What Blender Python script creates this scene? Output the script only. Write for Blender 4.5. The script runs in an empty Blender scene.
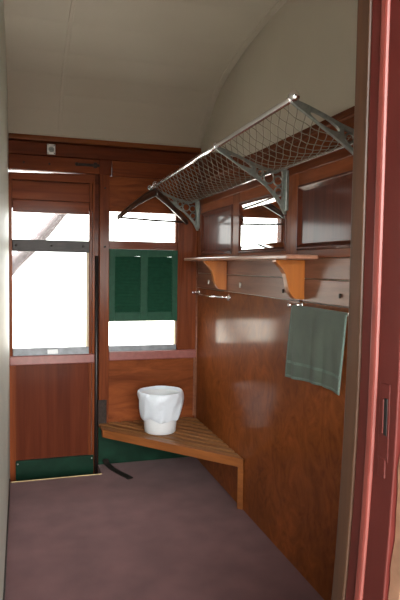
import bpy, bmesh, math, random
from mathutils import Vector, Matrix
random.seed(7)
sc = bpy.context.scene
COL = sc.collection
PI = math.pi

# ------------------------------------------------------------------ materials
def new_mat(name):
    m = bpy.data.materials.new(name); m.use_nodes = True
    nt = m.node_tree
    return m, nt, nt.nodes['Principled BSDF']

def plain(name, col, rough=.5, metal=0., coat=0., noise=0., nscale=20., bump=0., spec=None, coat_rough=.15):
    m, nt, b = new_mat(name)
    b.inputs['Base Color'].default_value = (*col, 1)
    b.inputs['Roughness'].default_value = rough
    b.inputs['Metallic'].default_value = metal
    b.inputs['Coat Weight'].default_value = coat
    b.inputs['Coat Roughness'].default_value = coat_rough
    if spec is not None: b.inputs['Specular IOR Level'].default_value = spec
    tc = nt.nodes.new('ShaderNodeTexCoord')
    nz = nt.nodes.new('ShaderNodeTexNoise'); nz.inputs['Scale'].default_value = nscale
    nz.inputs['Detail'].default_value = 5
    nt.links.new(tc.outputs['Object'], nz.inputs['Vector'])
    if noise:
        r = nt.nodes.new('ShaderNodeValToRGB')
        r.color_ramp.elements[0].position = .3; r.color_ramp.elements[1].position = .7
        r.color_ramp.elements[0].color = (*[c*(1-noise) for c in col], 1)
        r.color_ramp.elements[1].color = (*[min(1, c*(1+noise)) for c in col], 1)
        nt.links.new(nz.outputs['Fac'], r.inputs['Fac'])
        nt.links.new(r.outputs['Color'], b.inputs['Base Color'])
    if bump:
        bp = nt.nodes.new('ShaderNodeBump'); bp.inputs['Strength'].default_value = bump
        bp.inputs['Distance'].default_value = .004
        nt.links.new(nz.outputs['Fac'], bp.inputs['Height'])
        nt.links.new(bp.outputs['Normal'], b.inputs['Normal'])
    return m

def wood(name, dark, light, axis='z', rough=.3, coat=.5, coat_rough=.15, scale=1., distort=.6, stretch=.07, bump=.08, vary=.18, spec=.3, turn=0.):
    m, nt, b = new_mat(name)
    N, L = nt.nodes, nt.links
    tc = N.new('ShaderNodeTexCoord'); mp = N.new('ShaderNodeMapping')
    s = [1., 1., 1.]; s['xyz'.index(axis)] = stretch
    mp.inputs['Scale'].default_value = s
    tn = N.new('ShaderNodeVectorRotate'); tn.rotation_type = 'Z_AXIS'; tn.inputs['Angle'].default_value = turn
    L.new(tc.outputs['Object'], tn.inputs['Vector']); L.new(tn.outputs['Vector'], mp.inputs['Vector'])
    oi = N.new('ShaderNodeObjectInfo')
    ad = N.new('ShaderNodeVectorMath'); ad.operation = 'MULTIPLY_ADD'
    ad.inputs[1].default_value = (7, 5, 3)
    L.new(oi.outputs['Random'], ad.inputs[0]); L.new(mp.outputs['Vector'], ad.inputs[2])
    nz = N.new('ShaderNodeTexNoise'); nz.inputs['Scale'].default_value = 22*scale
    nz.inputs['Detail'].default_value = 7; nz.inputs['Roughness'].default_value = .6
    nz.inputs['Distortion'].default_value = distort
    L.new(ad.outputs['Vector'], nz.inputs['Vector'])
    r = N.new('ShaderNodeValToRGB')
    r.color_ramp.elements[0].position = .28; r.color_ramp.elements[1].position = .74
    r.color_ramp.elements[0].color = (*dark, 1); r.color_ramp.elements[1].color = (*light, 1)
    L.new(nz.outputs['Fac'], r.inputs['Fac'])
    big = N.new('ShaderNodeTexNoise'); big.inputs['Scale'].default_value = 2.3; big.inputs['Detail'].default_value = 3
    L.new(ad.outputs['Vector'], big.inputs['Vector'])
    mr = N.new('ShaderNodeMapRange'); mr.inputs['From Min'].default_value = .3; mr.inputs['From Max'].default_value = .7
    mr.inputs['To Min'].default_value = 1-vary; mr.inputs['To Max'].default_value = 1+vary
    L.new(big.outputs['Fac'], mr.inputs['Value'])
    hs = N.new('ShaderNodeHueSaturation')
    L.new(r.outputs['Color'], hs.inputs['Color']); L.new(mr.outputs['Result'], hs.inputs['Value'])
    L.new(hs.outputs['Color'], b.inputs['Base Color'])
    b.inputs['Roughness'].default_value = rough
    b.inputs['Specular IOR Level'].default_value = spec
    b.inputs['Coat Weight'].default_value = coat; b.inputs['Coat Roughness'].default_value = coat_rough
    bp = N.new('ShaderNodeBump'); bp.inputs['Strength'].default_value = bump; bp.inputs['Distance'].default_value = .002
    L.new(nz.outputs['Fac'], bp.inputs['Height']); L.new(bp.outputs['Normal'], b.inputs['Normal'])
    return m

M = {}
VARN = dict(rough=.5, spec=.05, coat=.14, coat_rough=.14)
M['mahog_x'] = wood('mahogany_across', (.085, .018, .007), (.200, .050, .016), 'x', **VARN)
M['mahog_z'] = wood('mahogany_upright', (.085, .018, .007), (.200, .052, .016), 'z', **VARN)
M['mahog_y'] = wood('mahogany_lengthwise', (.085, .020, .008), (.190, .050, .017), 'y', **VARN)
M['frame_z'] = wood('panel_frame_upright', (.13, .032, .012), (.28, .080, .026), 'z', rough=.5, spec=.05, coat=.2, coat_rough=.14)
M['frame_y'] = wood('panel_frame_lengthwise', (.13, .032, .012), (.28, .080, .026), 'y', rough=.5, spec=.05, coat=.2, coat_rough=.14)
M['cornice'] = wood('light_cornice_timber', (.14, .040, .014), (.27, .088, .030), 'x', **VARN)
M['fascia'] = wood('dark_fascia_timber', (.060, .013, .006), (.130, .030, .011), 'x', **VARN)
M['door_panel'] = wood('door_panel_veneer', (.070, .014, .006), (.115, .026, .010), 'z', **VARN, stretch=.05)
M['raised'] = wood('raised_panel_veneer', (.060, .014, .008), (.120, .030, .014), 'z', rough=.45, spec=.06, coat=.36, coat_rough=.11, bump=.02)
M['ply'] = wood('figured_plywood', (.135, .034, .008), (.265, .073, .016), 'z', rough=.5, spec=.05, coat=.42, coat_rough=.12, scale=.30, distort=3.2, stretch=.75, bump=.006, vary=.22)
M['ply_x'] = wood('window_panel_plywood', (.100, .024, .008), (.230, .062, .018), 'x', **VARN, scale=.6, distort=1.2, stretch=.2, bump=.03)
M['frieze'] = wood('frieze_board_sheen', (.130, .048, .026), (.270, .115, .064), 'y', rough=.4, spec=.2, coat=.3, coat_rough=.25)  # greyish reflection is mixed into the board colour
M['honey'] = wood('honey_bracket_timber', (.30, .082, .009), (.48, .155, .022), 'z', rough=.35, coat=.4, stretch=.05)
M['bench'] = wood('oiled_bench_slat', (.15, .060, .020), (.36, .165, .060), 'x', rough=.5, coat=.15, stretch=.06, turn=.902)
M['bench_edge'] = wood('bench_front_rail_timber', (.16, .050, .013), (.33, .112, .030), 'x', rough=.4, coat=.25, stretch=.06, turn=.902)
M['shelf'] = wood('shelf_timber', (.26, .11, .07), (.46, .23, .15), 'y', rough=.3, coat=.5)
M['jambwood'] = wood('weathered_door_lining', (.034, .016, .009), (.095, .042, .020), 'z', rough=.5, coat=.15, stretch=.06)
M['hanger'] = wood('dark_hanger_wood', (.018, .007, .004), (.055, .022, .012), 'x', rough=.3, coat=.5)
M['hanger_tip'] = wood('hanger_inner_edge', (.13, .05, .025), (.24, .11, .06), 'x', rough=.3, coat=.5)
M['sill'] = plain('pink_brown_sill_paint', (.22, .068, .058), .32, coat=.3, noise=.12, nscale=30)
M['cream'] = plain('cream_ceiling_paint', (.50, .455, .375), .5, noise=.03, nscale=3)
M['leftpaint'] = plain('cream_wall_paint', (.52, .53, .47), .5, spec=.24, noise=.02, nscale=4)
M['green'] = plain('dark_green_kick_paint', (.005, .027, .015), .5, spec=.12, noise=.3, nscale=9)
M['shutter'] = plain('green_shutter_paint', (.015, .062, .036), .5, spec=.12, noise=.1, nscale=25)
M['shutter_dark'] = plain('green_louvre_paint', (.010, .048, .027), .5, spec=.1, noise=.12, nscale=30)
M['chrome'] = plain('polished_chrome', (.86, .84, .86), .2, metal=1)
M['alu'] = plain('cast_aluminium', (.21, .225, .205), .38, metal=.85, noise=.15, nscale=60, bump=.2)
M['silver'] = plain('nickel_plate', (.40, .38, .35), .38, metal=1, noise=.2, nscale=60)
M['netwire'] = plain('net_cord', (.20, .17, .13), .6)
M['darkmetal'] = plain('dark_worn_metal', (.028, .018, .014), .5, spec=.15, noise=.4, nscale=40)
M['barmetal'] = plain('grey_painted_bar', (.026, .021, .020), .42, metal=.1, spec=.25, noise=.3, nscale=14)
M['sash_metal'] = plain('worn_aluminium_sash', (.20, .215, .235), .4, metal=.2, spec=.3, noise=.2, nscale=20)
M['sash_cream'] = plain('pale_sash_edge', (.48, .37, .24), .4)
M['gold'] = plain('brass_threshold_strip', (.58, .42, .22), .35, metal=.8)
M['black'] = plain('black_edge_bar', (.018, .013, .012), .5, noise=.3, nscale=30)
M['rubber'] = plain('dark_door_tube', (.018, .014, .013), .4)
M['white'] = plain('white_plastic', (.68, .71, .74), .35)
M['red'] = plain('maroon_gloss_paint', (.100, .0155, .0125), .45, spec=.25, coat=.08, noise=.1, nscale=6, bump=.12)
M['bead'] = plain('bead_pink_highlight', (.22, .046, .036), .4, noise=.06, nscale=20, bump=.1)  # jamb red lightened, the bead's highlight is put into its colour
M['skin'] = plain('tan_outer_timber', (.36, .20, .125), .6, noise=.18, nscale=28, bump=.6)
M['ground'] = plain('pale_gravel', (.50, .47, .43), .9, noise=.2, nscale=6)
M['asphalt'] = plain('dark_platform_asphalt', (.26, .24, .22), .9, noise=.3, nscale=30)
M['bark'] = plain('pale_bark', (.085, .073, .078), .95, spec=.03, noise=.3, nscale=9, bump=.8)
M['leaf'] = plain('grey_green_leaf', (.2, .26, .16), .6, noise=.3)
M['slot'] = plain('black_slot', (.004, .004, .004), .6)

def carpet():
    m, nt, b = new_mat('mauve_ribbed_carpet'); N, L = nt.nodes, nt.links
    tc = N.new('ShaderNodeTexCoord')
    n1 = N.new('ShaderNodeTexNoise'); n1.inputs['Scale'].default_value = 260; n1.inputs['Detail'].default_value = 2
    n2 = N.new('ShaderNodeTexNoise'); n2.inputs['Scale'].default_value = 5; n2.inputs['Detail'].default_value = 4
    for n in (n1, n2): L.new(tc.outputs['Object'], n.inputs['Vector'])
    mx = N.new('ShaderNodeMix'); mx.data_type = 'FLOAT'; mx.inputs['Factor'].default_value = .45
    L.new(n1.outputs['Fac'], mx.inputs['A']); L.new(n2.outputs['Fac'], mx.inputs['B'])
    r = N.new('ShaderNodeValToRGB')
    r.color_ramp.elements[0].position = .33; r.color_ramp.elements[0].color = (.125, .056, .060, 1)
    r.color_ramp.elements[1].position = .68; r.color_ramp.elements[1].color = (.235, .112, .118, 1)
    L.new(mx.outputs['Result'], r.inputs['Fac']); L.new(r.outputs['Color'], b.inputs['Base Color'])
    b.inputs['Roughness'].default_value = .95; b.inputs['Specular IOR Level'].default_value = .15
    b.inputs['Sheen Weight'].default_value = .15
    bp = N.new('ShaderNodeBump'); bp.inputs['Strength'].default_value = .5; bp.inputs['Distance'].default_value = .004
    L.new(n1.outputs['Fac'], bp.inputs['Height']); L.new(bp.outputs['Normal'], b.inputs['Normal'])
    return m
M['carpet'] = carpet()

def towel_mat():
    m, nt, b = new_mat('faded_green_terry'); N, L = nt.nodes, nt.links
    tc = N.new('ShaderNodeTexCoord')
    n1 = N.new('ShaderNodeTexNoise'); n1.inputs['Scale'].default_value = 330
    n2 = N.new('ShaderNodeTexNoise'); n2.inputs['Scale'].default_value = 9; n2.inputs['Detail'].default_value = 5
    for n in (n1, n2): L.new(tc.outputs['Object'], n.inputs['Vector'])
    mx = N.new('ShaderNodeMix'); mx.data_type = 'FLOAT'; mx.inputs['Factor'].default_value = .6
    L.new(n1.outputs['Fac'], mx.inputs['A']); L.new(n2.outputs['Fac'], mx.inputs['B'])
    r = N.new('ShaderNodeValToRGB')
    r.color_ramp.elements[0].position = .35; r.color_ramp.elements[0].color = (.058, .080, .058, 1)
    r.color_ramp.elements[1].position = .7; r.color_ramp.elements[1].color = (.100, .130, .098, 1)
    L.new(mx.outputs['Result'], r.inputs['Fac']); L.new(r.outputs['Color'], b.inputs['Base Color'])
    b.inputs['Roughness'].default_value = .95; b.inputs['Sheen Weight'].default_value = .15
    bp = N.new('ShaderNodeBump'); bp.inputs['Strength'].default_value = .5; bp.inputs['Distance'].default_value = .003
    L.new(n1.outputs['Fac'], bp.inputs['Height']); L.new(bp.outputs['Normal'], b.inputs['Normal'])
    return m
M['towel'] = towel_mat()
M['towel_hem'] = plain('pale_towel_hem', (.13, .18, .155), .9, noise=.2, nscale=120)

def bag_mat():
    m, nt, b = new_mat('thin_white_bag')
    b.inputs['Base Color'].default_value = (.66, .72, .79, 1); b.inputs['Roughness'].default_value = .35
    b.inputs['Subsurface Weight'].default_value = .15; b.inputs['Subsurface Radius'].default_value = (.02, .02, .02)
    nt2 = nt
    tc = nt.nodes.new('ShaderNodeTexCoord'); nz = nt.nodes.new('ShaderNodeTexNoise'); nz.inputs['Scale'].default_value = 45
    nz.inputs['Detail'].default_value = 4
    bp = nt.nodes.new('ShaderNodeBump'); bp.inputs['Strength'].default_value = .5; bp.inputs['Distance'].default_value = .008
    nt.links.new(tc.outputs['Object'], nz.inputs['Vector']); nt.links.new(nz.outputs['Fac'], bp.inputs['Height'])
    nt.links.new(bp.outputs['Normal'], b.inputs['Normal'])
    return m
M['bag'] = bag_mat()

def glass_mat():
    m = bpy.data.materials.new('clear_window_glass'); m.use_nodes = True
    nt = m.node_tree; N, L = nt.nodes, nt.links
    N.remove(N['Principled BSDF'])
    t = N.new('ShaderNodeBsdfTransparent'); t.inputs['Color'].default_value = (.95, .97, .96, 1)
    g = N.new('ShaderNodeBsdfGlossy'); g.inputs['Roughness'].default_value = .02
    fr = N.new('ShaderNodeFresnel'); fr.inputs['IOR'].default_value = 1.12
    mx = N.new('ShaderNodeMixShader')
    L.new(fr.outputs[0], mx.inputs[0]); L.new(t.outputs[0], mx.inputs[1]); L.new(g.outputs[0], mx.inputs[2])
    L.new(mx.outputs[0], N['Material Output'].inputs['Surface'])
    return m
M['glass'] = glass_mat()
M['mirror'] = plain('silvered_mirror', (.80, .83, .83), .02, metal=1)

# ------------------------------------------------------------------ builders
def link_mesh(name, bm, mat, parent=None, smooth=False, bevel=0., seg=2):
    me = bpy.data.meshes.new(name)
    bmesh.ops.recalc_face_normals(bm, faces=bm.faces)
    bm.to_mesh(me); bm.free()
    o = bpy.data.objects.new(name, me); COL.objects.link(o)
    for m in (mat if isinstance(mat, (list, tuple)) else [mat]): me.materials.append(m)
    if smooth:
        for p in me.polygons: p.use_smooth = True
    if bevel:
        b = o.modifiers.new('soft_edges', 'BEVEL'); b.width = bevel; b.segments = seg; b.limit_method = 'ANGLE'
        b.harden_normals = False
    if parent is not None: attach(o, parent)
    return o

def attach(o, parent):
    o.parent = parent
    p, mtx = parent, Matrix.Identity(4)
    o.matrix_parent_inverse = world_of(parent).inverted()

def world_of(o):
    m = o.matrix_basis.copy()
    if o.parent is not None: m = world_of(o.parent) @ o.matrix_parent_inverse @ m
    return m

def add_box(bm, x0, x1, y0, y1, z0, z1):
    v = [bm.verts.new((x, y, z)) for x in (x0, x1) for y in (y0, y1) for z in (z0, z1)]
    for f in ((0, 1, 3, 2), (4, 6, 7, 5), (0, 4, 5, 1), (2, 3, 7, 6), (0, 2, 6, 4), (1, 5, 7, 3)):
        bm.faces.new([v[i] for i in f])

def box(name, mat, parent, x0, x1, y0, y1, z0, z1, bevel=.003):
    bm = bmesh.new(); add_box(bm, x0, x1, y0, y1, z0, z1)
    return link_mesh(name, bm, mat, parent, bevel=bevel)

def add_prism(bm, pts, axis, a, b):
    """closed polygon pts (2D) pushed along an axis from a to b"""
    def mk(p, t):
        if axis == 'x': return (t, p[0], p[1])
        if axis == 'y': return (p[0], t, p[1])
        return (p[0], p[1], t)
    A = [bm.verts.new(mk(p, a)) for p in pts]; B = [bm.verts.new(mk(p, b)) for p in pts]
    bm.faces.new(A); bm.faces.new(B[::-1])
    n = len(pts)
    for i in range(n): bm.faces.new((A[i], A[(i+1) % n], B[(i+1) % n], B[i]))

def prism(name, mat, parent, pts, axis, a, b, bevel=0.):
    bm = bmesh.new(); add_prism(bm, pts, axis, a, b)
    return link_mesh(name, bm, mat, parent, bevel=bevel)

def add_tube(bm, pts, r, n=10, cap=True):
    pts = [Vector(p) for p in pts]; rings = []
    up = None
    for i, p in enumerate(pts):
        t = (pts[min(i+1, len(pts)-1)] - pts[max(i-1, 0)]).normalized()
        if up is None:
            up = Vector((0, 0, 1)) if abs(t.z) < .9 else Vector((1, 0, 0))
        s = t.cross(up).normalized(); u = s.cross(t).normalized(); up = u
        rr = r[i] if isinstance(r, (list, tuple)) else r
        rings.append([bm.verts.new(p + (s*math.cos(2*PI*k/n) + u*math.sin(2*PI*k/n))*rr) for k in range(n)])
    for a, b in zip(rings, rings[1:]):
        for k in range(n): bm.faces.new((a[k], a[(k+1) % n], b[(k+1) % n], b[k]))
    if cap:
        bm.faces.new(rings[0][::-1]); bm.faces.new(rings[-1])

def tube(name, mat, parent, pts, r, n=14):
    bm = bmesh.new(); add_tube(bm, pts, r, n)
    o = link_mesh(name, bm, mat, parent, smooth=True)
    return o

def add_lathe(bm, c, prof, n=32, axis='z', wob=None):
    """prof: (radius, height) list; closed when it starts/ends at radius 0"""
    c = Vector(c); rings = []
    def pt(r, h, a):
        ca, sa = math.cos(a)*r, math.sin(a)*r
        return c + Vector((ca, sa, h) if axis == 'z' else (h, ca, sa) if axis == 'x' else (ca, h, sa))
    for i, (r, h) in enumerate(prof):
        if r < 1e-6: rings.append([bm.verts.new(pt(0, h, 0))])
        else:
            ring = []
            for k in range(n):
                a = 2*PI*k/n; dr, dh = wob(i, a) if wob else (0, 0)
                ring.append(bm.verts.new(pt(r+dr, h+dh, a)))
            rings.append(ring)
    for a, b in zip(rings, rings[1:]):
        for k in range(n):
            k2 = (k+1) % n
            if len(a) == 1 and len(b) == 1: continue
            if len(a) == 1: bm.faces.new((a[0], b[k2], b[k]))
            elif len(b) == 1: bm.faces.new((a[k], a[k2], b[0]))
            else: bm.faces.new((a[k], a[k2], b[k2], b[k]))

def lathe(name, mat, parent, c, prof, n=32, axis='z', wob=None):
    bm = bmesh.new(); add_lathe(bm, c, prof, n, axis, wob)
    return link_mesh(name, bm, mat, parent, smooth=True)

def empty(name, loc):
    o = bpy.data.objects.new(name, None); COL.objects.link(o); o.location = loc
    o.empty_display_size = .05
    return o

def tag(o, label, cat, group=None):
    o['label'] = label; o['category'] = cat
    if group: o['group'] = group
    return o

def thing(name, loc, label, cat, group=None): return tag(empty(name, loc), label, cat, group)

def structure(o, label=None, cat=None):
    o['kind'] = 'structure'
    if label: o['label'] = label
    if cat: o['category'] = cat
    return o

def part_label(o, t): o['label'] = t; return o

# ------------------------------------------------------------------ key sizes (metres)
D, W, XL = 4.40, 1.35, -.085          # far wall, right wall, left wall
PROFILE = [(4.40, 2.475), (4.33, 2.555), (4.24, 2.632), (4.12, 2.713), (3.97, 2.793), (3.75, 2.868),
           (3.44, 2.930), (3.05, 2.970), (2.75, 2.978)]
ARCH = PROFILE + [(5.5-y, z) for y, z in PROFILE[-2::-1]]       # ends at Y = 1.10

# ------------------------------------------------------------------ floor, ceiling
bm = bmesh.new()
add_prism(bm, [(XL-.05, .86), (W+.05, .86), (W+.05, D+.05), (.566, D+.05), (.566, 4.195), (XL-.05, 4.195)], 'z', -.12, 0)
structure(link_mesh('floor', bm, M['carpet']), 'mauve carpet floor of the compartment', 'floor')
structure(box('trim_1', M['gold'], None, XL, .566, 4.188, 4.200, -.012, .003, .001), 'thin brass strip at carpet edge before the door', 'trim')
structure(box('floor_well', M['green'], None, XL-.05, .58, 4.19, 4.47, -.16, -.115, 0), 'dark sunken step at the foot of the door', 'floor')

bm = bmesh.new()
lo = [(y, z) for y, z in ARCH]; hi = [(y, z+.05) for y, z in ARCH[::-1]]
hi[0] = (1.00, 2.52); hi[-1] = (4.50, 2.52)
add_prism(bm, lo + hi, 'x', XL-.06, W+.06)
structure(link_mesh('ceiling', bm, M['cream']), 'arched cream painted ceiling', 'ceiling')

def seam(name, x, w=.022):
    bm = bmesh.new()
    for (a, b) in zip(ARCH, ARCH[1:]):
        for _ in (0,):
            v = [bm.verts.new(p) for p in ((x, a[0], a[1]-.004), (x+w, a[0], a[1]-.004), (x+w, b[0], b[1]-.004), (x, b[0], b[1]-.004))]
            u = [bm.verts.new(p) for p in ((x-.004, a[0], a[1]+.002), (x+w+.004, a[0], a[1]+.002), (x+w+.004, b[0], b[1]+.002), (x-.004, b[0], b[1]+.002))]
            bm.faces.new(v); bm.faces.new((v[0], u[0], u[3], v[3])); bm.faces.new((v[1], v[2], u[2], u[1]))
    bmesh.ops.remove_doubles(bm, verts=bm.verts, dist=1e-5)
    return structure(link_mesh(name, bm, M['cream']), label='cream cover strip over a ceiling joint', cat='trim')
seam('trim_2', .262)
seam('trim_3', W-.030, .020)

# ------------------------------------------------------------------ left wall
pts = [(.88, -.12), (4.47, -.12), (4.47, 2.46)] + [(y, z+.02) for y, z in ARCH] + [(.88, 2.46)]
structure(prism('wall_left', M['leftpaint'], None, pts, 'x', XL-.05, XL), 'plain cream painted wall along the left edge', 'wall')
structure(box('baseboard_left', M['darkmetal'], None, XL, XL+.008, 1.2, 4.19, 0, .03, .001), 'thin dark edge strip at foot of left wall', 'baseboard')

# ------------------------------------------------------------------ right wall
wr = structure(empty('wall_right', (W, 2.8, 0)), 'varnished timber partition wall on the right', 'wall')
pts = [(.95, -.12), (4.47, -.12), (4.47, 2.46)] + [(y, z+.02) for y, z in ARCH] + [(.95, 2.46)]
part_label(prism('upper_lining', M['cream'], wr, pts, 'x', W+.012, W+.06), 'cream painted arched end above the cornice')
# cornice board whose top sweeps up to the far wall
top = [(4.40, 2.452), (4.24, 2.432), (4.0, 2.382), (3.85, 2.343), (3.68, 2.298), (3.55, 2.268), (3.41, 2.247), (3.2, 2.240), (1.16, 2.236)]
prism('cornice_board', M['mahog_y'], wr, [(1.16, 2.03)] + [(4.40, 2.03)] + top, 'x', W-.006, W+.02, .003)
tube('cornice_moulding', M['mahog_y'], wr, [(W-.008, y, 2.200) for y in (4.38, 3.6, 2.8, 2.0, 1.2)], .009, 10)
# frame of the upper panels
PZ0, PZ1 = 1.640, 1.968
for (y0, y1) in ((4.285, 4.40), (3.475, 3.60), (2.655, 2.785), (1.16, 1.92)):
    box('frame_stile', M['frame_z'], wr, W-.004, W+.02, y0, y1, 1.615, 2.04, .002)
for (y0, y1) in ((3.60, 4.285), (2.785, 3.475), (1.92, 2.655)):
    box('top_rail', M['frame_y'], wr, W-.003, W+.02, y0, y1, PZ1, 2.04, .002)
    box('bottom_rail', M['frame_y'], wr, W-.003, W+.02, y0, y1, 1.60, PZ0, .002)
def frame_moulding(name, mat, parent, y0, y1, z0, z1, w, xo, xi):
    """mitred moulding: outer edge stands at xo, inner edge at xi (sloping face)"""
    bm = bmesh.new()
    O = [(y0, z0), (y1, z0), (y1, z1), (y0, z1)]
    I = [(y0+w, z0+w), (y1-w, z0+w), (y1-w, z1-w), (y0+w, z1-w)]
    Mid = [(y0+w*.35, z0+w*.35), (y1-w*.35, z0+w*.35), (y1-w*.35, z1-w*.35), (y0+w*.35, z1-w*.35)]
    rows = [[bm.verts.new((W+.02, *p)) for p in O], [bm.verts.new((xo+.004, *p)) for p in O],
            [bm.verts.new((xo, *p)) for p in Mid], [bm.verts.new((xi, *p)) for p in I], [bm.verts.new((W+.02, *p)) for p in I]]
    for a, b in zip(rows, rows[1:]+rows[:1]):
        for k in range(4): bm.faces.new((a[k], a[(k+1) % 4], b[(k+1) % 4], b[k]))
    return link_mesh(name, bm, mat, parent, bevel=.0015)
for (y0, y1) in ((3.60, 4.285), (1.92, 2.655)):
    frame_moulding('panel_moulding', M['raised'], wr, y0, y1, PZ0, PZ1, .034, W-.012, W+.006)
    bm = bmesh.new(); add_box(bm, W+.004, W+.018, y0+.03, y1-.03, PZ0+.03, PZ1-.03)
    link_mesh('raised_panel', bm, M['raised'], wr, bevel=.004)
# frieze of two boards and the big plywood sheet below
box('frieze_board', M['frieze'], wr, W-.002, W+.02, 1.16, 4.385, 1.500, 1.598, .003)
box('frieze_board', M['frieze'], wr, W-.002, W+.02, 1.16, 4.385, 1.383, 1.496, .003)
box('plywood_sheet', M['ply'], wr, W, W+.02, 1.16, 4.385, -.05, 1.379, .002)
tube('corner_bead', M['frieze'], wr, [(W-.004, 4.388, .0), (W-.004, 4.388, .8), (W-.004, 4.388, 1.60)], .008, 8)
tube('corner_bead', M['mahog_z'], wr, [(W-.004, 4.388, 1.60), (W-.004, 4.388, 2.04)], .008, 8)

# ------------------------------------------------------------------ far wall (woodwork round the door and window)
wf = structure(empty('wall_far', (.6, D, 0)), 'varnished mahogany far wall with door and window', 'wall')
box('cornice', M['cornice'], wf, XL, W+.01, D-.035, D+.06, 2.447, 2.484, .008)
part_label(box('cove_strip', M['cream'], wf, XL, W+.01, D-.02, D+.06, 2.484, 2.532, .006), 'cream moulding strip above the cornice')
box('fascia', M['fascia'], wf, XL, W+.01, D, D+.06, 2.346, 2.440, .003)
box('backing', M['fascia'], wf, XL, W+.01, D+.035, D+.07, 2.30, 2.50, 0)
box('picture_rail', M['mahog_x'], wf, XL, .562, D-.022, D+.06, 2.231, 2.339, .004)
box('picture_rail', M['mahog_x'], wf, .660, W+.01, D-.012, D+.06, 2.225, 2.342, .004)
part_label(box('post_cap', M['door_panel'], wf, .560, .655, D-.024, D+.05, 2.225, 2.345, .004), 'dark worn block at the head of the post')
box('post', M['mahog_z'], wf, .566, .640, D-.030, D+.06, .30, 2.232, .004)
part_label(box('post_foot_plate', M['darkmetal'], wf, .560, .625, D-.034, D-.02, .318, .515, .003), 'dark metal plate at the foot of the post')
box('post', M['mahog_z'], wf, 1.185, 1.345, D-.012, D+.06, .882, 2.226, .004)
box('window_head_panel', M['ply_x'], wf, .640, 1.185, D+.008, D+.06, 1.962, 2.226, .002)
box('lower_panel', M['ply_x'], wf, .640, 1.345, D+.004, D+.06, .30, .818, .002)
part_label(box('kick_board', M['green'], wf, .566, 1.36, D-.004, D+.06, -.12, .305, .003), 'dark green painted kick board')
box('corner_bead', M['frieze'], wf, 1.330, 1.345, D-.006, D+.004, .34, .818, .002)
for (x, z) in ((.606, 1.69), (.606, 2.13), (.20, 2.285), (.02, 2.285)):
    lathe('screw_plug', M['darkmetal'], wf, (x, D-.031 if x > .5 else D-.0225, z), [(0, -.002), (.007, -.002), (.008, .003), (0, .003)], 12, 'y')

# ------------------------------------------------------------------ door in the far wall
dr = structure(empty('door_1', (.24, D, -.09)), 'mahogany carriage door with drop window in far wall', 'door')
gx0, gx1 = -.062, .493
box('stile', M['mahog_z'], dr, XL-.03, gx0, D, D+.045, -.09, 2.200, .003)
box('stile', M['mahog_z'], dr, gx1, .514, D+.002, D+.045, -.09, 2.185, .003)
box('stile', M['mahog_z'], dr, .516, .534, D-.004, D+.045, -.09, 2.180, .003)
prism('top_rail', M['mahog_x'], dr, [(XL, 2.163), (.534, 2.163), (.534, 2.232), (.36, 2.226), (XL, 2.214)], 'y', D-.002, D+.045, .002)
box('head_board', M['mahog_x'], dr, gx0, gx1, D+.010, D+.045, 2.022, 2.158, .003)
box('backing', M['fascia'], dr, XL, .53, D+.036, D+.05, 1.96, 2.20, 0)
box('head_rail', M['mahog_x'], dr, gx0+.003, gx1-.003, D, D+.045, 1.929, 2.017, .003)
bar = part_label(box('cross_bar', M['barmetal'], dr, gx0, gx1, D-.010, D+.03, 1.642, 1.730, .004), 'grey metal bar across the window')
for x in (-.035, .215, .445):
    lathe('screw_head', M['darkmetal'], bar, (x, D-.011, 1.688), [(0, -.002), (.007, -.001), (.008, .002), (0, .002)], 12, 'y')
box('pane', M['glass'], dr, gx0, gx1, D+.030, D+.034, 1.728, 1.932, 0)
box('pane', M['glass'], dr, gx0, gx1, D+.030, D+.034, .92, 1.645, 0)
part_label(box('sash_edge', M['sash_cream'], dr, .473, gx1, D+.016, D+.040, .92, 1.645, .002), 'pale edge of the drop window')
sr = part_label(box('sash_rail', M['sash_metal'], dr, gx0, gx1, D+.004, D+.04, .868, .925, .004), 'grey metal bottom rail of the drop window')
part_label(box('lift_tab', M['white'], sr, .185, .262, D-.002, D+.01, .878, .912, .003), 'white lifting tab')
part_label(box('sill', M['sill'], dr, XL, .534, D-.020, D+.045, .803, .871, .006), 'pink brown painted sill')
box('panel', M['door_panel'], dr, -.050, .490, D+.006, D+.045, .05, .806, .002)
box('panel_edge', M['mahog_z'], dr, XL-.03, -.040, D-.002, D+.045, -.14, .806, .002)
box('backing', M['mahog_z'], dr, XL-.03, .56, D+.030, D+.06, -.16, .10, 0)
box('panel_edge', M['mahog_z'], dr, .488, .512, D-.002, D+.045, .05, .806, .002)
# kick board with rounded lower corners
kp = [(-.045, .084), (-.045, -.05), (-.035, -.072), (-.015, -.085), (.50, -.085), (.520, -.072), (.530, -.05), (.530, .084)]
kb = part_label(prism('kick_board', M['green'], dr, kp, 'y', D-.012, D+.01, .003), 'dark green kick board with rounded lower corners')
for x in (-.03, .515):
    lathe('screw_head', M['silver'], kb, (x, D-.013, .060), [(0, -.001), (.006, 0), (.006, .002), (0, .002)], 10, 'y')
part_label(tube('draught_tube', M['rubber'], dr, [(.550, D+.005, -.08), (.550, D+.005, .6), (.550, D+.005, 1.62)], .012, 12), 'black tube down the door edge')
box('rebate', M['fascia'], dr, .530, .570, D+.020, D+.06, -.10, 2.235, .002)

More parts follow.
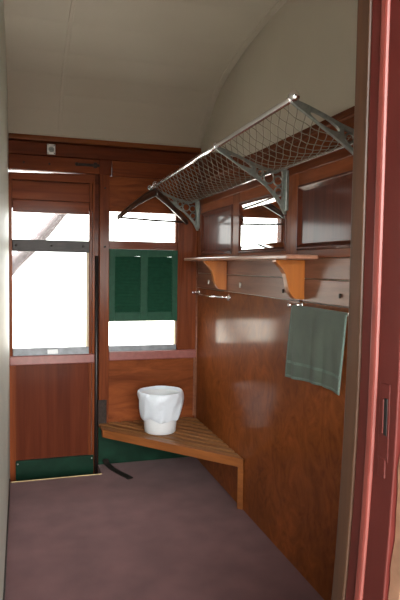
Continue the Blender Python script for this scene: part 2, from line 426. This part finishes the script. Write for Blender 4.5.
# ------------------------------------------------------------------ window in the far wall
wn = structure(empty('window_1', (.91, D, .88)), 'window beside the door with two panes', 'window')
wx0, wx1 = .640, 1.185
box('pane', M['glass'], wn, wx0, wx1, D+.034, D+.038, 1.735, 1.965, 0)
box('pane', M['glass'], wn, wx0, wx1, D+.034, D+.038, .90, 1.68, 0)
box('transom', M['mahog_x'], wn, wx0, wx1, D-.004, D+.05, 1.676, 1.737, .004)
box('window_frame', M['sash_cream'], wn, wx1-.012, wx1, D+.02, D+.05, .90, 1.68, .002)
box('window_frame', M['mahog_z'], wn, wx1-.014, wx1, D+.01, D+.05, 1.735, 1.965, .002)
part_label(box('sash_rail', M['sash_metal'], wn, wx0, wx1, D+.008, D+.05, .878, .924, .004), 'grey metal bottom rail of the sash')
part_label(box('window_sill', M['sill'], wn, wx0, 1.340, D-.030, D+.05, .816, .884, .006), 'pink brown painted sill')

# louvred shutter half way up the window
sh = thing('louvered_shutter', (.912, D+.01, 1.117), 'dark green louvred shutter covering the middle of the window', 'shutter')
sx0, sx1, sz0, sz1 = .642, 1.186, 1.117, 1.675
y0, y1 = D-.008, D+.016
for (a, b) in ((sx0, sx0+.046), (sx1-.046, sx1)): box('side_stile', M['shutter'], sh, a, b, y0, y1, sz0, sz1, .003)
box('middle_stile', M['shutter'], sh, .886, .944, y0, y1, sz0, sz1, .003)
for (a, b) in ((sx0+.046, .886), (.944, sx1-.046)):
    box('bottom_rail', M['shutter'], sh, a, b, y0+.001, y1, sz0, sz0+.070, .002)
    prism('top_rail', M['shutter'], sh, [(a, sz1-.0570), (a+.025, sz1-.0570), (b, sz1-.0528), (b, sz1), (a, sz1)], 'y', y0+.001, y1)
for (a, b) in ((sx0+.046, .886), (.944, sx1-.046)):
    bm = bmesh.new(); n = 17; z = sz0+.070; st = (sz1-.0570-z)/n
    for k in range(n):
        zb = z + k*st
        add_prism(bm, [(y0+.003, zb-.004), (y0+.006, zb-.006), (y1-.002, zb+st+.0005), (y1-.005, zb+st+.003)], 'x', a, b)
    part_label(link_mesh('louvres', bm, M['shutter_dark'], sh), 'darker green closed louvre slats')

# ------------------------------------------------------------------ doorway in front: lining, red jamb, outer skin (turned under at the foot)
def off(z): return .085*max(0, 1.45-z)**2
ZS = [-.30, -.1, 0, .2, .4, .6, .75, .9, 1.05, 1.2, 1.35, 1.45, 1.7, 2.0, 2.26]
wnr = structure(empty('wall_near', (.66, 1.0, 0)), 'open doorway in the near carriage side with maroon jamb', 'wall')
def jamb(name, mat, x0, x1, ya, yb, wav=0., z_max=2.26, bevel=.003):
    bm = bmesh.new(); rows = []
    zs = [z for z in ZS if z <= z_max]
    if wav: zs = [-.3 + 2.56*i/90 for i in range(91)]
    for i, z in enumerate(zs):
        w = 0.
        if wav: w = wav*(math.sin(z*31)+.7*math.sin(z*67+1)+.5*math.sin(z*113+2))
        rows.append([bm.verts.new(p) for p in ((x0+w, ya+off(z), z), (x1, ya+off(z), z), (x1, yb+off(z), z), (x0+w, yb+off(z), z))])
    for a, b in zip(rows, rows[1:]):
        for k in range(4): bm.faces.new((a[k], a[(k+1) % 4], b[(k+1) % 4], b[k]))
    bm.faces.new(rows[0]); bm.faces.new(rows[-1][::-1])
    return link_mesh(name, bm, mat, wnr, bevel=bevel)
JX = .66
part_label(jamb('door_lining', M['jambwood'], JX, .745, 1.013, 1.060, bevel=.004), 'brown timber lining on the inner edge')
part_label(jamb('door_jamb', M['red'], JX+.004, JX+.10, .951, 1.012), 'maroon painted door jamb')
part_label(jamb('bead', M['bead'], JX-.004, JX+.03, .949, .972, bevel=.006), 'bead down the jamb, pink highlight in its colour')
lj = part_label(jamb('lock_face', M['red'], JX+.002, JX+.12, .884, .948), 'maroon painted lock face')
part_label(jamb('outer_skin', M['skin'], JX+.012, .745, .850, .883, wav=.0018, bevel=.002), 'tan weathered outer face of the carriage')
box('lintel', M['red'], wnr, XL-.06, W+.06, .90, 1.06, 2.25, 2.56, .004)
for (a, b, c, d) in ((JX+.06, .745, -.05, 2.26), (1.30, W+.06, -.05, 2.26), (.74, 1.305, -.05, .90), (.74, 1.305, 1.97, 2.26)):
    box('filling', M['jambwood'], wnr, a, b, .89, 1.012, c, d, .002)
for (a, b, c, d) in ((1.30, W+.30, -.3, 2.26), (.745, 1.30, -.3, .90), (.745, 1.30, 1.97, 2.26), (XL-.15, W+.30, 2.262, 2.60)):
    box('outer_boarding', M['skin'], wnr, a, b, .862, .889, c, d, .002)
nw = structure(empty('added_window', (1.02, .95, .9)), 'unseen window added beside the doorway to light the room', 'window')  # extra window out of view, lets near light onto the far wall
box('pane', M['glass'], nw, .745, 1.30, .94, .945, .90, 1.97, 0)
box('transom', M['mahog_x'], nw, .745, 1.30, .92, .98, 1.68, 1.74, .003)
box('left_jamb', M['red'], wnr, XL-.12, XL-.004, .86, 1.05, -.2, 2.26, .003)
# open door leaf, added out of view to keep side light off the jamb
d2 = structure(empty('added_door', (-.11, .85, -.1)), 'unseen maroon outer door added open to shade the jamb', 'door')
box('leaf', M['red'], d2, -.150, -.110, .16, .845, -.12, .90, .004)
for (a, b, c, e) in ((.16, .25, .90, 2.2), (.755, .845, .90, 2.2), (.25, .755, 1.93, 2.2), (.25, .755, 1.64, 1.73)):
    box('frame_rail', M['red'], d2, -.150, -.110, a, b, c, e, .003)
# strike plate with its slot, cut into the lock face
zc = 1.263
sp = empty('strike_plate', (JX, .92, zc)); attach(sp, wnr); sp.location = (JX, .92, zc); sp.matrix_parent_inverse = world_of(wnr).inverted()
part_label(sp, 'painted strike plate with a black slot')
bm = bmesh.new(); add_box(bm, JX+.0005, JX+.006, .905+off(zc), .937+off(zc), 1.183, 1.333)
link_mesh('plate', bm, M['red'], sp, bevel=.002)
bm = bmesh.new(); add_box(bm, JX-.0005, JX+.004, .910+off(zc), .920+off(zc), 1.233, 1.305)
link_mesh('slot', bm, M['slot'], sp, bevel=.001)
bm = bmesh.new(); add_box(bm, JX-.002, JX+.004, .9205+off(zc), .925+off(zc), 1.236, 1.303)
link_mesh('slot_lip', bm, M['red'], sp, bevel=.0015)
bm = bmesh.new(); add_box(bm, JX-.0005, JX+.004, .912+off(zc), .934+off(zc), 1.150, 1.190)
link_mesh('keep', bm, M['red'], sp, bevel=.003)

# ------------------------------------------------------------------ luggage rack
rk = thing('luggage_rack', (1.33, 3.1, 1.84), 'chrome railed luggage rack with string net high on the right wall', 'luggage rack')
FX, FZ, BX, BZ = .95, 2.158, 1.337, 2.074
def fz(y): return 2.149 + (4.369-y)*.0085
front = tube('front_rail', M['chrome'], rk, [(FX, 4.375, fz(4.375)), (FX, 3.2, fz(3.2)), (FX, 1.94, fz(1.94))], .0125, 18)
bm = bmesh.new(); bmesh.ops.create_uvsphere(bm, u_segments=24, v_segments=16, radius=.0215, matrix=Matrix.Translation((FX, 1.925, fz(1.93)+.004)))
link_mesh('ball_finial', bm, M['chrome'], rk, smooth=True)
lathe('end_cap', M['chrome'], rk, (FX, 4.375, fz(4.375)), [(0, -.004), (.016, -.004), (.017, .006), (.012, .014), (0, .016)], 20, 'y')
tube('back_rail', M['chrome'], rk, [(BX-.006, 4.385, BZ), (BX-.006, 3.2, BZ), (BX-.006, 1.80, BZ)], .0075, 12)

def bracket_mesh():
    cu = bpy.data.curves.new('bracket_outline', 'CURVE'); cu.dimensions = '2D'; cu.fill_mode = 'BOTH'
    cu.extrude = .0055; cu.bevel_depth = .0018; cu.bevel_resolution = 1
    def poly(pts, smooth):
        s = cu.splines.new('BEZIER' if smooth else 'POLY')
        if smooth:
            s.bezier_points.add(len(pts)-1)
            for bp, p in zip(s.bezier_points, pts):
                bp.co = (*p, 0); bp.handle_left_type = bp.handle_right_type = 'AUTO'
        else:
            s.points.add(len(pts)-1)
            for q, p in zip(s.points, pts): q.co = (*p, 0, 1)
        s.use_cyclic_u = True
    # u: 0 at front rail -> .387 at the wall, v: height above 1.84
    up = [(-.012, .308), (.0, .320), (.014, .308), (.06, .296), (.13, .273), (.20, .247), (.27, .227), (.33, .216), (.362, .232), (.372, .238), (.390, .238)]
    dn = [(.390, -.005), (.380, -.005), (.372, .010), (.350, .048), (.315, .090), (.27, .134), (.21, .174), (.14, .214), (.07, .256), (.0, .294), (-.010, .300)]
    poly(up + dn, False)
    def hole(cx, cy, rx, ry, rot=0, n=16):
        poly([(cx+math.cos(t)*rx*math.cos(rot)-math.sin(t)*ry*math.sin(rot), cy+math.cos(t)*rx*math.sin(rot)+math.sin(t)*ry*math.cos(rot)) for t in [2*PI*k/n for k in range(n)]], False)
    hole(.132, .2445, .070, .0155, -.41)
    poly([(.212, .229), (.27, .213), (.33, .203), (.352, .216), (.364, .220), (.366, .20), (.368, .07), (.360, .062), (.345, .078), (.31, .115), (.265, .152), (.212, .190)], False)
    ob = bpy.data.objects.new('bracket_tmp', cu); COL.objects.link(ob)
    dg = bpy.context.evaluated_depsgraph_get(); dg.update()
    me = bpy.data.meshes.new_from_object(ob.evaluated_get(dg))
    bpy.data.objects.remove(ob); bpy.data.curves.remove(cu)
    return me
bme = bracket_mesh(); bme.materials.clear(); bme.materials.append(M['alu'])
for (y, tilt) in ((4.360, 0), (2.785, 0), (1.935, 0)):
    me = bme.copy()
    me.transform(Matrix(((1, 0, 0, FX), (0, 0, -1, y), (0, 1, 0, 1.84), (0, 0, 0, 1))))
    for v in me.vertices: v.co.z += (fz(y)-2.155)*(1-(v.co.x-FX)/.39)
    o = bpy.data.objects.new('bracket', me); COL.objects.link(o); attach(o, rk)
    p = box('wall_plate', M['alu'], o, 1.328, 1.348, y-.022, y+.022, 1.85, 2.062, .004)
    for (cu_, cv_, cr_) in ((.240, .197, .0185), (.290, .176, .0285), (.342, .165, .0245), (.346, .110, .022)):
        bm = bmesh.new(); h0 = 1.84 + cv_ + (fz(y)-2.155)*(1-cu_/.39)
        add_tube(bm, [(FX+cu_+cr_*math.cos(t), y, h0+cr_*math.sin(t)) for t in [2*PI*k/20 for k in range(21)]], .0045, 8)
        link_mesh('scroll_ring', bm, M['alu'], o, smooth=True)
    for z in (1.895, 1.975): lathe('bolt_head', M['silver'], o, (1.326, y, z), [(0, -.003), (.006, -.002), (.008, .003), (0, .003)], 10, 'x')
    bm = bmesh.new(); add_tube(bm, [(FX+.017*math.cos(t), y, fz(y)+.017*math.sin(t)) for t in [2*PI*k/16 for k in range(17)]], .005, 8)
    link_mesh('clip_ring', bm, M['chrome'], o, smooth=True)
# near bracket scroll, chrome edge
# net of knotted cord
bm = bmesh.new()
NY0, NY1 = 1.95, 4.355
def netp(u, y):
    s = math.sin(PI*u)
    return (FX + (BX-.006-FX)*u, y, fz(y)*(1-u) + BZ*u - .055*s - .006*math.sin(y*3.1)*s)
step = .078
for skew in (.90, -.08):
    k = NY0-1.0
    while k < NY1+.2:
        pts = []
        for i in range(41):
            u = i/40; y = k + skew*u + .005*math.sin(u*30+k*17)
            if NY0 <= y <= NY1: pts.append(netp(u, y))
        if len(pts) > 1: add_tube(bm, pts, .0018, 5, False)
        k += step
link_mesh('net', bm, M['netwire'], rk, smooth=True)

# ------------------------------------------------------------------ coat hanger hanging on the far end of the front rail
hg = thing('coat_hanger', (.955, 4.20, 2.10), 'dark wooden coat hanger hooked over the far end of the rack', 'coat hanger')
apex = Vector((.955, 4.200, 2.098)); L_ = Vector((.655, 4.105, 1.893)); R_ = Vector((1.214, 4.285, 1.890))
def arm(a, b):
    bm = bmesh.new(); n = 14; rows = []
    d = (b-a); side = Vector((-d.y, d.x, 0)).normalized()
    for i in range(n+1):
        t = i/n
        p = a.lerp(b, t) + Vector((0, 0, .016*math.sin(PI*t)*(1-t*.5)))
        p -= side*(0.018*t*t)*(1 if b.x > a.x else -1)
        h = .034*(1-t)+.018*t if t > .12 else .032
        w = .012 + .008*t
        rows.append([bm.verts.new(p+side*w*c+Vector((0, 0, h*s))) for c, s in ((-1, -.8), (0, -1), (1, -.8), (1, .7), (0, 1), (-1, .7))])
    for q, r in zip(rows, rows[1:]):
        for k in range(6): bm.faces.new((q[k], q[(k+1) % 6], r[(k+1) % 6], r[k]))
    bm.faces.new(rows[0]); bm.faces.new(rows[-1][::-1])
    return bm
link_mesh('shoulder_arm', arm(apex, L_), M['hanger'], hg, smooth=True)
link_mesh('shoulder_arm', arm(apex, R_), M['hanger'], hg, smooth=True)
part_label(tube('trouser_bar', M['hanger'], hg, [L_+Vector((.03, .01, .0)), (L_+R_)/2+Vector((0, 0, -.003)), R_+Vector((-.03, -.01, .0))], .0075, 10), 'thin round trouser bar')
hk = [(.955, 4.20, 2.10)] + [(.955+.0205*math.cos(t), 4.20, fz(4.2)+.003+.0205*math.sin(t)) for t in [(-90+k*20)*PI/180 for k in range(15)]]
tube('hook', M['chrome'], hg, hk, .0028, 8)

# ------------------------------------------------------------------ shelf on two brackets
sf = thing('wall_shelf', (1.30, 3.3, 1.40), 'long narrow timber shelf on two honey coloured brackets', 'shelf')
box('board', M['shelf'], sf, 1.178, W-.003, 2.43, 4.19, 1.592, 1.613, .006)
def sbracket(y):
    pr = [(W-.003, 1.590), (1.186, 1.590), (1.188, 1.578), (1.200, 1.568), (1.222, 1.548), (1.240, 1.520), (1.249, 1.488),
          (1.257, 1.455), (1.268, 1.425), (1.286, 1.404), (1.300, 1.396), (W-.003, 1.392)]
    return prism('shelf_bracket', M['honey'], sf, pr, 'y', y-.022, y+.022, .003)
sbracket(2.585); sbracket(3.715)

# ------------------------------------------------------------------ mirror set into the middle panel
mi = thing('wall_mirror', (W, 3.13, 1.64), 'rectangular mirror in dark wooden frame above the shelf, between two plain panels', 'mirror')
frame_moulding('mirror_frame', M['raised'], mi, 2.787, 3.473, PZ0+.001, PZ1-.001, .022, W-.012, W-.003)
bm = bmesh.new(); my0, my1, mz0, mz1, bw = 2.806, 3.454, PZ0+.020, PZ1-.020, .030
O = [(my0, mz0), (my1, mz0), (my1, mz1), (my0, mz1)]; I = [(my0+bw, mz0+bw), (my1-bw, mz0+bw), (my1-bw, mz1-bw), (my0+bw, mz1-bw)]
B = [bm.verts.new((W+.010, *p)) for p in O]; o_ = [bm.verts.new((W-.0015, *p)) for p in O]; i_ = [bm.verts.new((W+.0042, *p)) for p in I]
bm.faces.new(B)
for k in range(4):
    bm.faces.new((B[k], B[(k+1) % 4], o_[(k+1) % 4], o_[k])); bm.faces.new((o_[k], o_[(k+1) % 4], i_[(k+1) % 4], i_[k]))
bm.faces.new(i_)
part_label(link_mesh('mirror_glass', bm, M['mirror'], mi), 'silvery mirror glass')

# ------------------------------------------------------------------ small metal clips on the frieze
clips = [((4.085, 1.440), 'small pale metal clip on frieze left of the far shelf bracket'),
         ((3.435, 1.440), 'small pale metal clip on frieze right of the far shelf bracket'),
         ((2.80, 1.428), 'small dark metal clip on frieze just left of near shelf bracket'),
         ((2.225, 1.432), 'small dark metal clip on frieze above the green towel')]
for (y, z), lb in clips:
    t = thing('metal_clip', (W, y, z), lb, 'clip', 'clips on the frieze boards')
    k, cm_ = (.6, M['darkmetal']) if y < 3 else (1, M['silver'])
    lathe('plate', cm_, t, (W-.003, y, z), [(0, -.003), (.009*k, -.003), (.011*k, 0), (.011*k, .002), (0, .002)], 14, 'x')
    box('tongue', cm_, t, W-.012, W-.003, y-.006*k, y+.006*k, z-.022*k, z+.012*k, .002)

# ------------------------------------------------------------------ short chrome rail near the far corner
r1 = thing('chrome_rail', (W, 3.99, 1.345), 'short empty chrome rail on the wall under the shelf', 'towel rail')
for y in (4.345, 3.645):
    lathe('rosette', M['chrome'], r1, (W-.002, y, 1.345), [(0, .004), (.026, .004), (.027, -.004), (.018, -.009), (.009, -.014), (.008, -.045), (.011, -.052), (0, -.056)], 20, 'x')
tube('bar', M['chrome'], r1, [(W-.046, 4.36, 1.343), (W-.046, 3.98, 1.335), (W-.046, 3.63, 1.345)], .0065, 12)

# ------------------------------------------------------------------ towel rail and towel
TX, TZ = 1.292, 1.358
r2 = thing('towel_rail', (W, 2.33, TZ), 'chrome rail carrying the green towel', 'towel rail')
for y in (2.600, 2.045):
    lathe('rosette', M['chrome'], r2, (W-.002, y, TZ+.006), [(0, .004), (.024, .004), (.025, -.004), (.014, -.010), (.008, -.016), (.008, -.054), (.012, -.06), (.010, -.07), (0, -.072)], 20, 'x')
tube('bar', M['chrome'], r2, [(TX, 2.615, TZ), (TX, 2.32, TZ), (TX, 2.03, TZ)], .0065, 12)

bm = bmesh.new(); NYT = 44
path = []
for k in range(26): path.append((-.0085, -.345 + .345*k/25, 0))          # front face, bottom to top
for k in range(1, 8): a = PI - PI*k/8; path.append((.0085*math.cos(a), .0085*math.sin(a), 1))
for k in range(20): path.append((.0085, -.30*k/19, 2))
grid = []
for (dx, dz, seg) in path:
    row = []
    for j in range(NYT+1):
        v = j/NYT; drop = max(0, -dz)
        y = 2.068 + (2.572-2.068)*v + drop*(.11*v+.06*(1-v))
        if seg == 2: y += .07*(1-v)
        wv = drop*(0.045*math.sin(v*9.5+.6) + .026*math.sin(v*23+drop*5))*(.7 if seg != 2 else -.2)
        x = TX + dx - (abs(wv) if seg != 2 else -abs(wv)*.3)
        z = TZ + dz + (.012*math.sin(v*4+.5)*(drop/.345)**2 if seg == 0 else 0)
        row.append(bm.verts.new((min(x, 1.342), y, z)))
    grid.append(row)
for i, (a, b) in enumerate(zip(grid, grid[1:])):
    for j in range(NYT):
        f = bm.faces.new((a[j], a[j+1], b[j+1], b[j])); f.smooth = True
        if i in (0, 5) or (j in (0, NYT-1) and i < 25): f.material_index = 1
tw = link_mesh('towel', bm, [M['towel'], M['towel_hem']])
s = tw.modifiers.new('cloth_thickness', 'SOLIDIFY'); s.thickness = .004; s.offset = 0
tag(tw, 'faded green towel hanging folded over the rail by the doorway', 'towel')

# ------------------------------------------------------------------ corner bench
be = thing('corner_bench', (1.1, 4.1, 0), 'low triangular slatted timber bench in the far right corner', 'bench')
P0, P1, C_ = Vector((.570, 4.200)), Vector((1.338, 3.320)), Vector((1.345, 4.392))
dv = (P1-P0).normalized(); nv = Vector((-dv.y, dv.x))           # nv points to the corner
if nv.dot(C_-P0) < 0: nv = -nv
ZB = .332
def clip_poly(poly, p, n):         # keep side where (q-p).n >= 0
    out = []
    for a, b in zip(poly, poly[1:]+poly[:1]):
        da, db = (a-p).dot(n), (b-p).dot(n)
        if da >= 0: out.append(a)
        if (da >= 0) != (db >= 0): out.append(a.lerp(b, da/(da-db)))
    return out
outline = [Vector((.570, 4.200)), P1, Vector((1.345, 3.320)), C_, Vector((.570, 4.392))]
depth = (C_-P0).dot(nv); pitch, sw = .0735, .049
def extr(name, mat, poly, z0, z1, bev=.003):
    bm = bmesh.new(); add_prism(bm, [tuple(q) for q in poly], 'z', z0, z1)
    return link_mesh(name, bm, mat, be, bevel=bev)
k = 0; t0 = .033
while t0 < depth-.02:
    pl = clip_poly(outline, P0+nv*t0, nv); pl = clip_poly(pl, P0+nv*min(t0+sw, depth), -nv)
    if len(pl) > 2: extr('slat', M['bench'], pl, ZB-.022, ZB)
    t0 += pitch
pl = clip_poly(outline, P0+nv*.028, -nv)
extr('front_rail', M['bench_edge'], pl, ZB-.058, ZB+.001, .004)
def leg_poly(c, a):
    return [Vector(c)+dv*x*a+nv*y*a for x, y in ((-1, -1), (1, -1), (1, 1), (-1, 1))]
lg = Vector((1.340, 3.215))
extr('leg', M['bench_edge'], [Vector((1.316, 3.349)), Vector((1.347, 3.322)), Vector((1.347, 3.37)), Vector((1.330, 3.372))], .0, ZB-.058)
extr('wall_batten', M['bench'], [Vector((1.325, 3.42)), Vector((1.346, 3.38)), Vector((1.346, 4.37)), Vector((1.325, 4.37))], ZB-.058, ZB-.023)
extr('wall_batten', M['bench'], [Vector((.60, 4.37)), Vector((1.30, 4.37)), Vector((1.30, 4.39)), Vector((.60, 4.39))], ZB-.058, ZB-.023)

# ------------------------------------------------------------------ bucket and bag
bc = Vector((.975, 4.055, ZB))
bk = thing('bucket', tuple(bc), 'white plastic bucket standing on the slatted corner bench', 'bucket')
lathe('body', M['white'], bk, bc, [(0, .001), (.108, .001), (.114, .006), (.118, .05), (.128, .15), (.140, .27), (.146, .274), (.146, .284), (.137, .286), (.134, .27), (.122, .12), (.112, .012), (0, .010)], 40)
def wob(i, a):
    amp = 1.15*(.0, .001, .002, .002, .001, .001, .0015, .0025, .004, .005, .006, .006, .007, .004)[min(i, 13)]
    return (amp*(math.sin(a*3+i*.9)+.8*math.sin(a*7+i*1.7)+.5*math.sin(a*13+i)), (.6*amp if i < 11 else .009)*(math.sin(a*5+1)+.6*math.sin(a*2+.4)))
prof = [(.0, .022), (.098, .022), (.112, .08), (.124, .19), (.136, .262), (.150, .300), (.158, .308), (.165, .303), (.170, .275), (.166, .24), (.158, .20), (.148, .155), (.138, .105), (.127, .100)]
bg = lathe('bin_liner', M['bag'], None, bc, prof, 72, 'z', wob)
sm = bg.modifiers.new('soft', 'SUBSURF'); sm.levels = 1; sm.render_levels = 1
tag(bg, 'white plastic bag lining the bucket and folded over its rim', 'bag')

# ------------------------------------------------------------------ fittings on the far wall
pq = thing('square_plate', (.213, D, 2.36), 'small square silver plate with a round boss above the door', 'plate')
box('plate', M['silver'], pq, .184, .243, D-.006, D+.001, 2.357, 2.432, .002)
lathe('boss', M['alu'], pq, (.213, D-.005, 2.392), [(.019, .0), (.020, -.004), (.016, -.009), (.012, -.007), (.008, -.006), (.006, -.016), (0, -.018)], 20, 'y')
for sx in (.191, .236):
    for sz in (2.364, 2.425): lathe('screw_head', M['darkmetal'], pq, (sx, D-.0065, sz), [(0, -.001), (.004, 0), (.004, .001), (0, .001)], 8, 'y')
bo = thing('door_bolt', (.49, D-.022, 2.295), 'dark sliding bolt on the beam above the door', 'bolt')
box('bolt_bar', M['darkmetal'], bo, .385, .565, D-.032, D-.022, 2.284, 2.304, .003)
lathe('bolt_knob', M['darkmetal'], bo, (.395, D-.030, 2.294), [(0, -.016), (.010, -.014), (.014, -.004), (.012, .004), (0, .004)], 14, 'y')
box('keeper', M['darkmetal'], bo, .520, .545, D-.036, D-.022, 2.274, 2.314, .003)

# dark bar at the well edge, built in the shape of a strap
bm = bmesh.new()
pth = [(.615, 4.36, .05), (.625, 4.33, .024), (.650, 4.26, .012), (.690, 4.17, .008), (.730, 4.08, .009), (.752, 4.03, .007)]
rows = []
for i, p in enumerate(pth):
    q = Vector(p); t = (Vector(pth[min(i+1, 5)])-Vector(pth[max(i-1, 0)])); s = Vector((-t.y, t.x, 0)).normalized()*.023
    rows.append([bm.verts.new(q+s+Vector((0, 0, -.004))), bm.verts.new(q-s+Vector((0, 0, -.004))), bm.verts.new(q-s+Vector((0, 0, .004))), bm.verts.new(q+s+Vector((0, 0, .004)))])
for a, b in zip(rows, rows[1:]):
    for k in range(4): bm.faces.new((a[k], a[(k+1) % 4], b[(k+1) % 4], b[k]))
bm.faces.new(rows[0]); bm.faces.new(rows[-1][::-1])
stp = link_mesh('dark_edge_bar', bm, M['black'], bevel=.0015)
tag(stp, 'dark edge bar by the door, shaped as a strap on the carpet', 'strap')

# ------------------------------------------------------------------ outside
bm = bmesh.new(); add_box(bm, -60, 60, -40, .7, -1.3, -1.0)
structure(link_mesh('platform', bm, M['asphalt']), 'unseen platform added outside the doorway for the light indoors', 'platform')  # near ground added out of view, its tone sets light bounced onto the ceiling
bm = bmesh.new(); add_box(bm, -60, 60, .7, 90, -1.3, -1.1)
structure(link_mesh('ground', bm, M['ground']), 'pale sunlit ground outside the windows', 'ground')
tr = thing('tree', (-1.6, 9.4, -1.1), 'pale leaning tree seen through the door window', 'tree')
def trunk(name, pts, rad):
    bm = bmesh.new(); add_tube(bm, pts, rad, 12)
    return link_mesh(name, bm, M['bark'], tr, smooth=True)
trunk('trunk', [(-1.75, 9.5, -1.1), (-1.05, 9.5, .2), (-.55, 9.5, 1.05), (-.05, 9.5, 1.62), (.14, 9.5, 1.80), (.40, 9.5, 2.10), (.62, 9.5, 2.37), (1.2, 9.6, 3.2), (1.5, 9.7, 4.4)],
      [.19, .16, .13, .105, .095, .085, .075, .06, .04])

# ------------------------------------------------------------------ sky light
SKY_NEAR, SKY_SIDE, SKY_FAR, SUN = 15.5, .10, 4.6, 24.
w = bpy.data.worlds.new('sky'); sc.world = w; w.use_nodes = True
nt = w.node_tree; N, L = nt.nodes, nt.links
tc = N.new('ShaderNodeTexCoord'); sp_ = N.new('ShaderNodeSeparateXYZ'); L.new(tc.outputs['Generated'], sp_.inputs[0])
def ramp(lo, hi, neg=False):
    m = N.new('ShaderNodeMapRange'); m.interpolation_type = 'SMOOTHSTEP'
    m.inputs['From Min'].default_value = lo; m.inputs['From Max'].default_value = hi
    L.new(sp_.outputs['Y'], m.inputs['Value']); return m
def scaled(col, k): return tuple(c*k for c in col) + (1,)
cm = N.new('ShaderNodeMix'); cm.data_type = 'RGBA'
cm.inputs['A'].default_value = scaled((1.0, .97, .93), SKY_NEAR)      # bright patch of sky added behind the camera to light the room
cm.inputs['B'].default_value = scaled((.60, .80, 1.0), SKY_SIDE)      # deep blue sky to the sides and above
L.new(ramp(-.97, -.80).outputs['Result'], cm.inputs['Factor'])
cm2 = N.new('ShaderNodeMix'); cm2.data_type = 'RGBA'
cm2.inputs['B'].default_value = scaled((1.0, .985, .96), SKY_FAR)     # bright haze beyond the windows
L.new(cm.outputs['Result'], cm2.inputs['A'])
L.new(ramp(0, .35).outputs['Result'], cm2.inputs['Factor'])
L.new(cm2.outputs['Result'], N['Background'].inputs['Color'])
N['Background'].inputs['Strength'].default_value = 1.0

def portal(name, loc, rot, sx, sy):
    l = bpy.data.lights.new(name, 'AREA'); l.shape = 'RECTANGLE'; l.size = sx; l.size_y = sy
    o = bpy.data.objects.new(name, l); COL.objects.link(o); o.location = loc; o.rotation_euler = rot
    l.cycles.is_portal = True
portal('door_window_portal', (.215, D+.07, 1.43), (-PI/2, 0, 0), .60, 1.2)
portal('window_portal', (.912, D+.07, 1.43), (-PI/2, 0, 0), .60, 1.2)
portal('near_window_portal', (1.02, .86, 1.43), (PI/2, 0, 0), .60, 1.2)
portal('doorway_portal', (.29, .82, 1.1), (PI/2, 0, 0), .80, 2.4)

sl = bpy.data.lights.new('sun', 'SUN'); sl.energy = SUN; sl.angle = .02; sl.color = (1, .96, .9)
so = bpy.data.objects.new('sun', sl); COL.objects.link(so)
so.rotation_euler = Vector((-.62, .02, .78)).to_track_quat('Z', 'Y').to_euler()
# ------------------------------------------------------------------ camera
f, yaw, pitch, roll = 572., .303276, .0584087, -.014635
cy, sy = math.cos(yaw), math.sin(yaw)
fw = Vector((sy*math.cos(pitch), cy*math.cos(pitch), -math.sin(pitch)))
rt = Vector((cy, -sy, 0)); dn = fw.cross(rt)
c, s = math.cos(roll), math.sin(roll)
r2_, d2_ = c*rt + s*dn, -s*rt + c*dn
cam = bpy.data.cameras.new('camera'); co = bpy.data.objects.new('camera', cam); COL.objects.link(co)
cam.sensor_fit = 'HORIZONTAL'; cam.sensor_width = 36; cam.lens = f/400*36; cam.clip_start = .05; cam.clip_end = 300
co.matrix_world = Matrix(((r2_.x, -d2_.x, -fw.x, 0), (r2_.y, -d2_.y, -fw.y, 0), (r2_.z, -d2_.z, -fw.z, 1.55), (0, 0, 0, 1)))
sc.camera = co

sc.view_settings.view_transform = 'Standard'; sc.view_settings.look = 'None'
sc.view_settings.gamma = 1; sc.view_settings.use_curve_mapping = False
sc.view_settings.exposure = 0.74
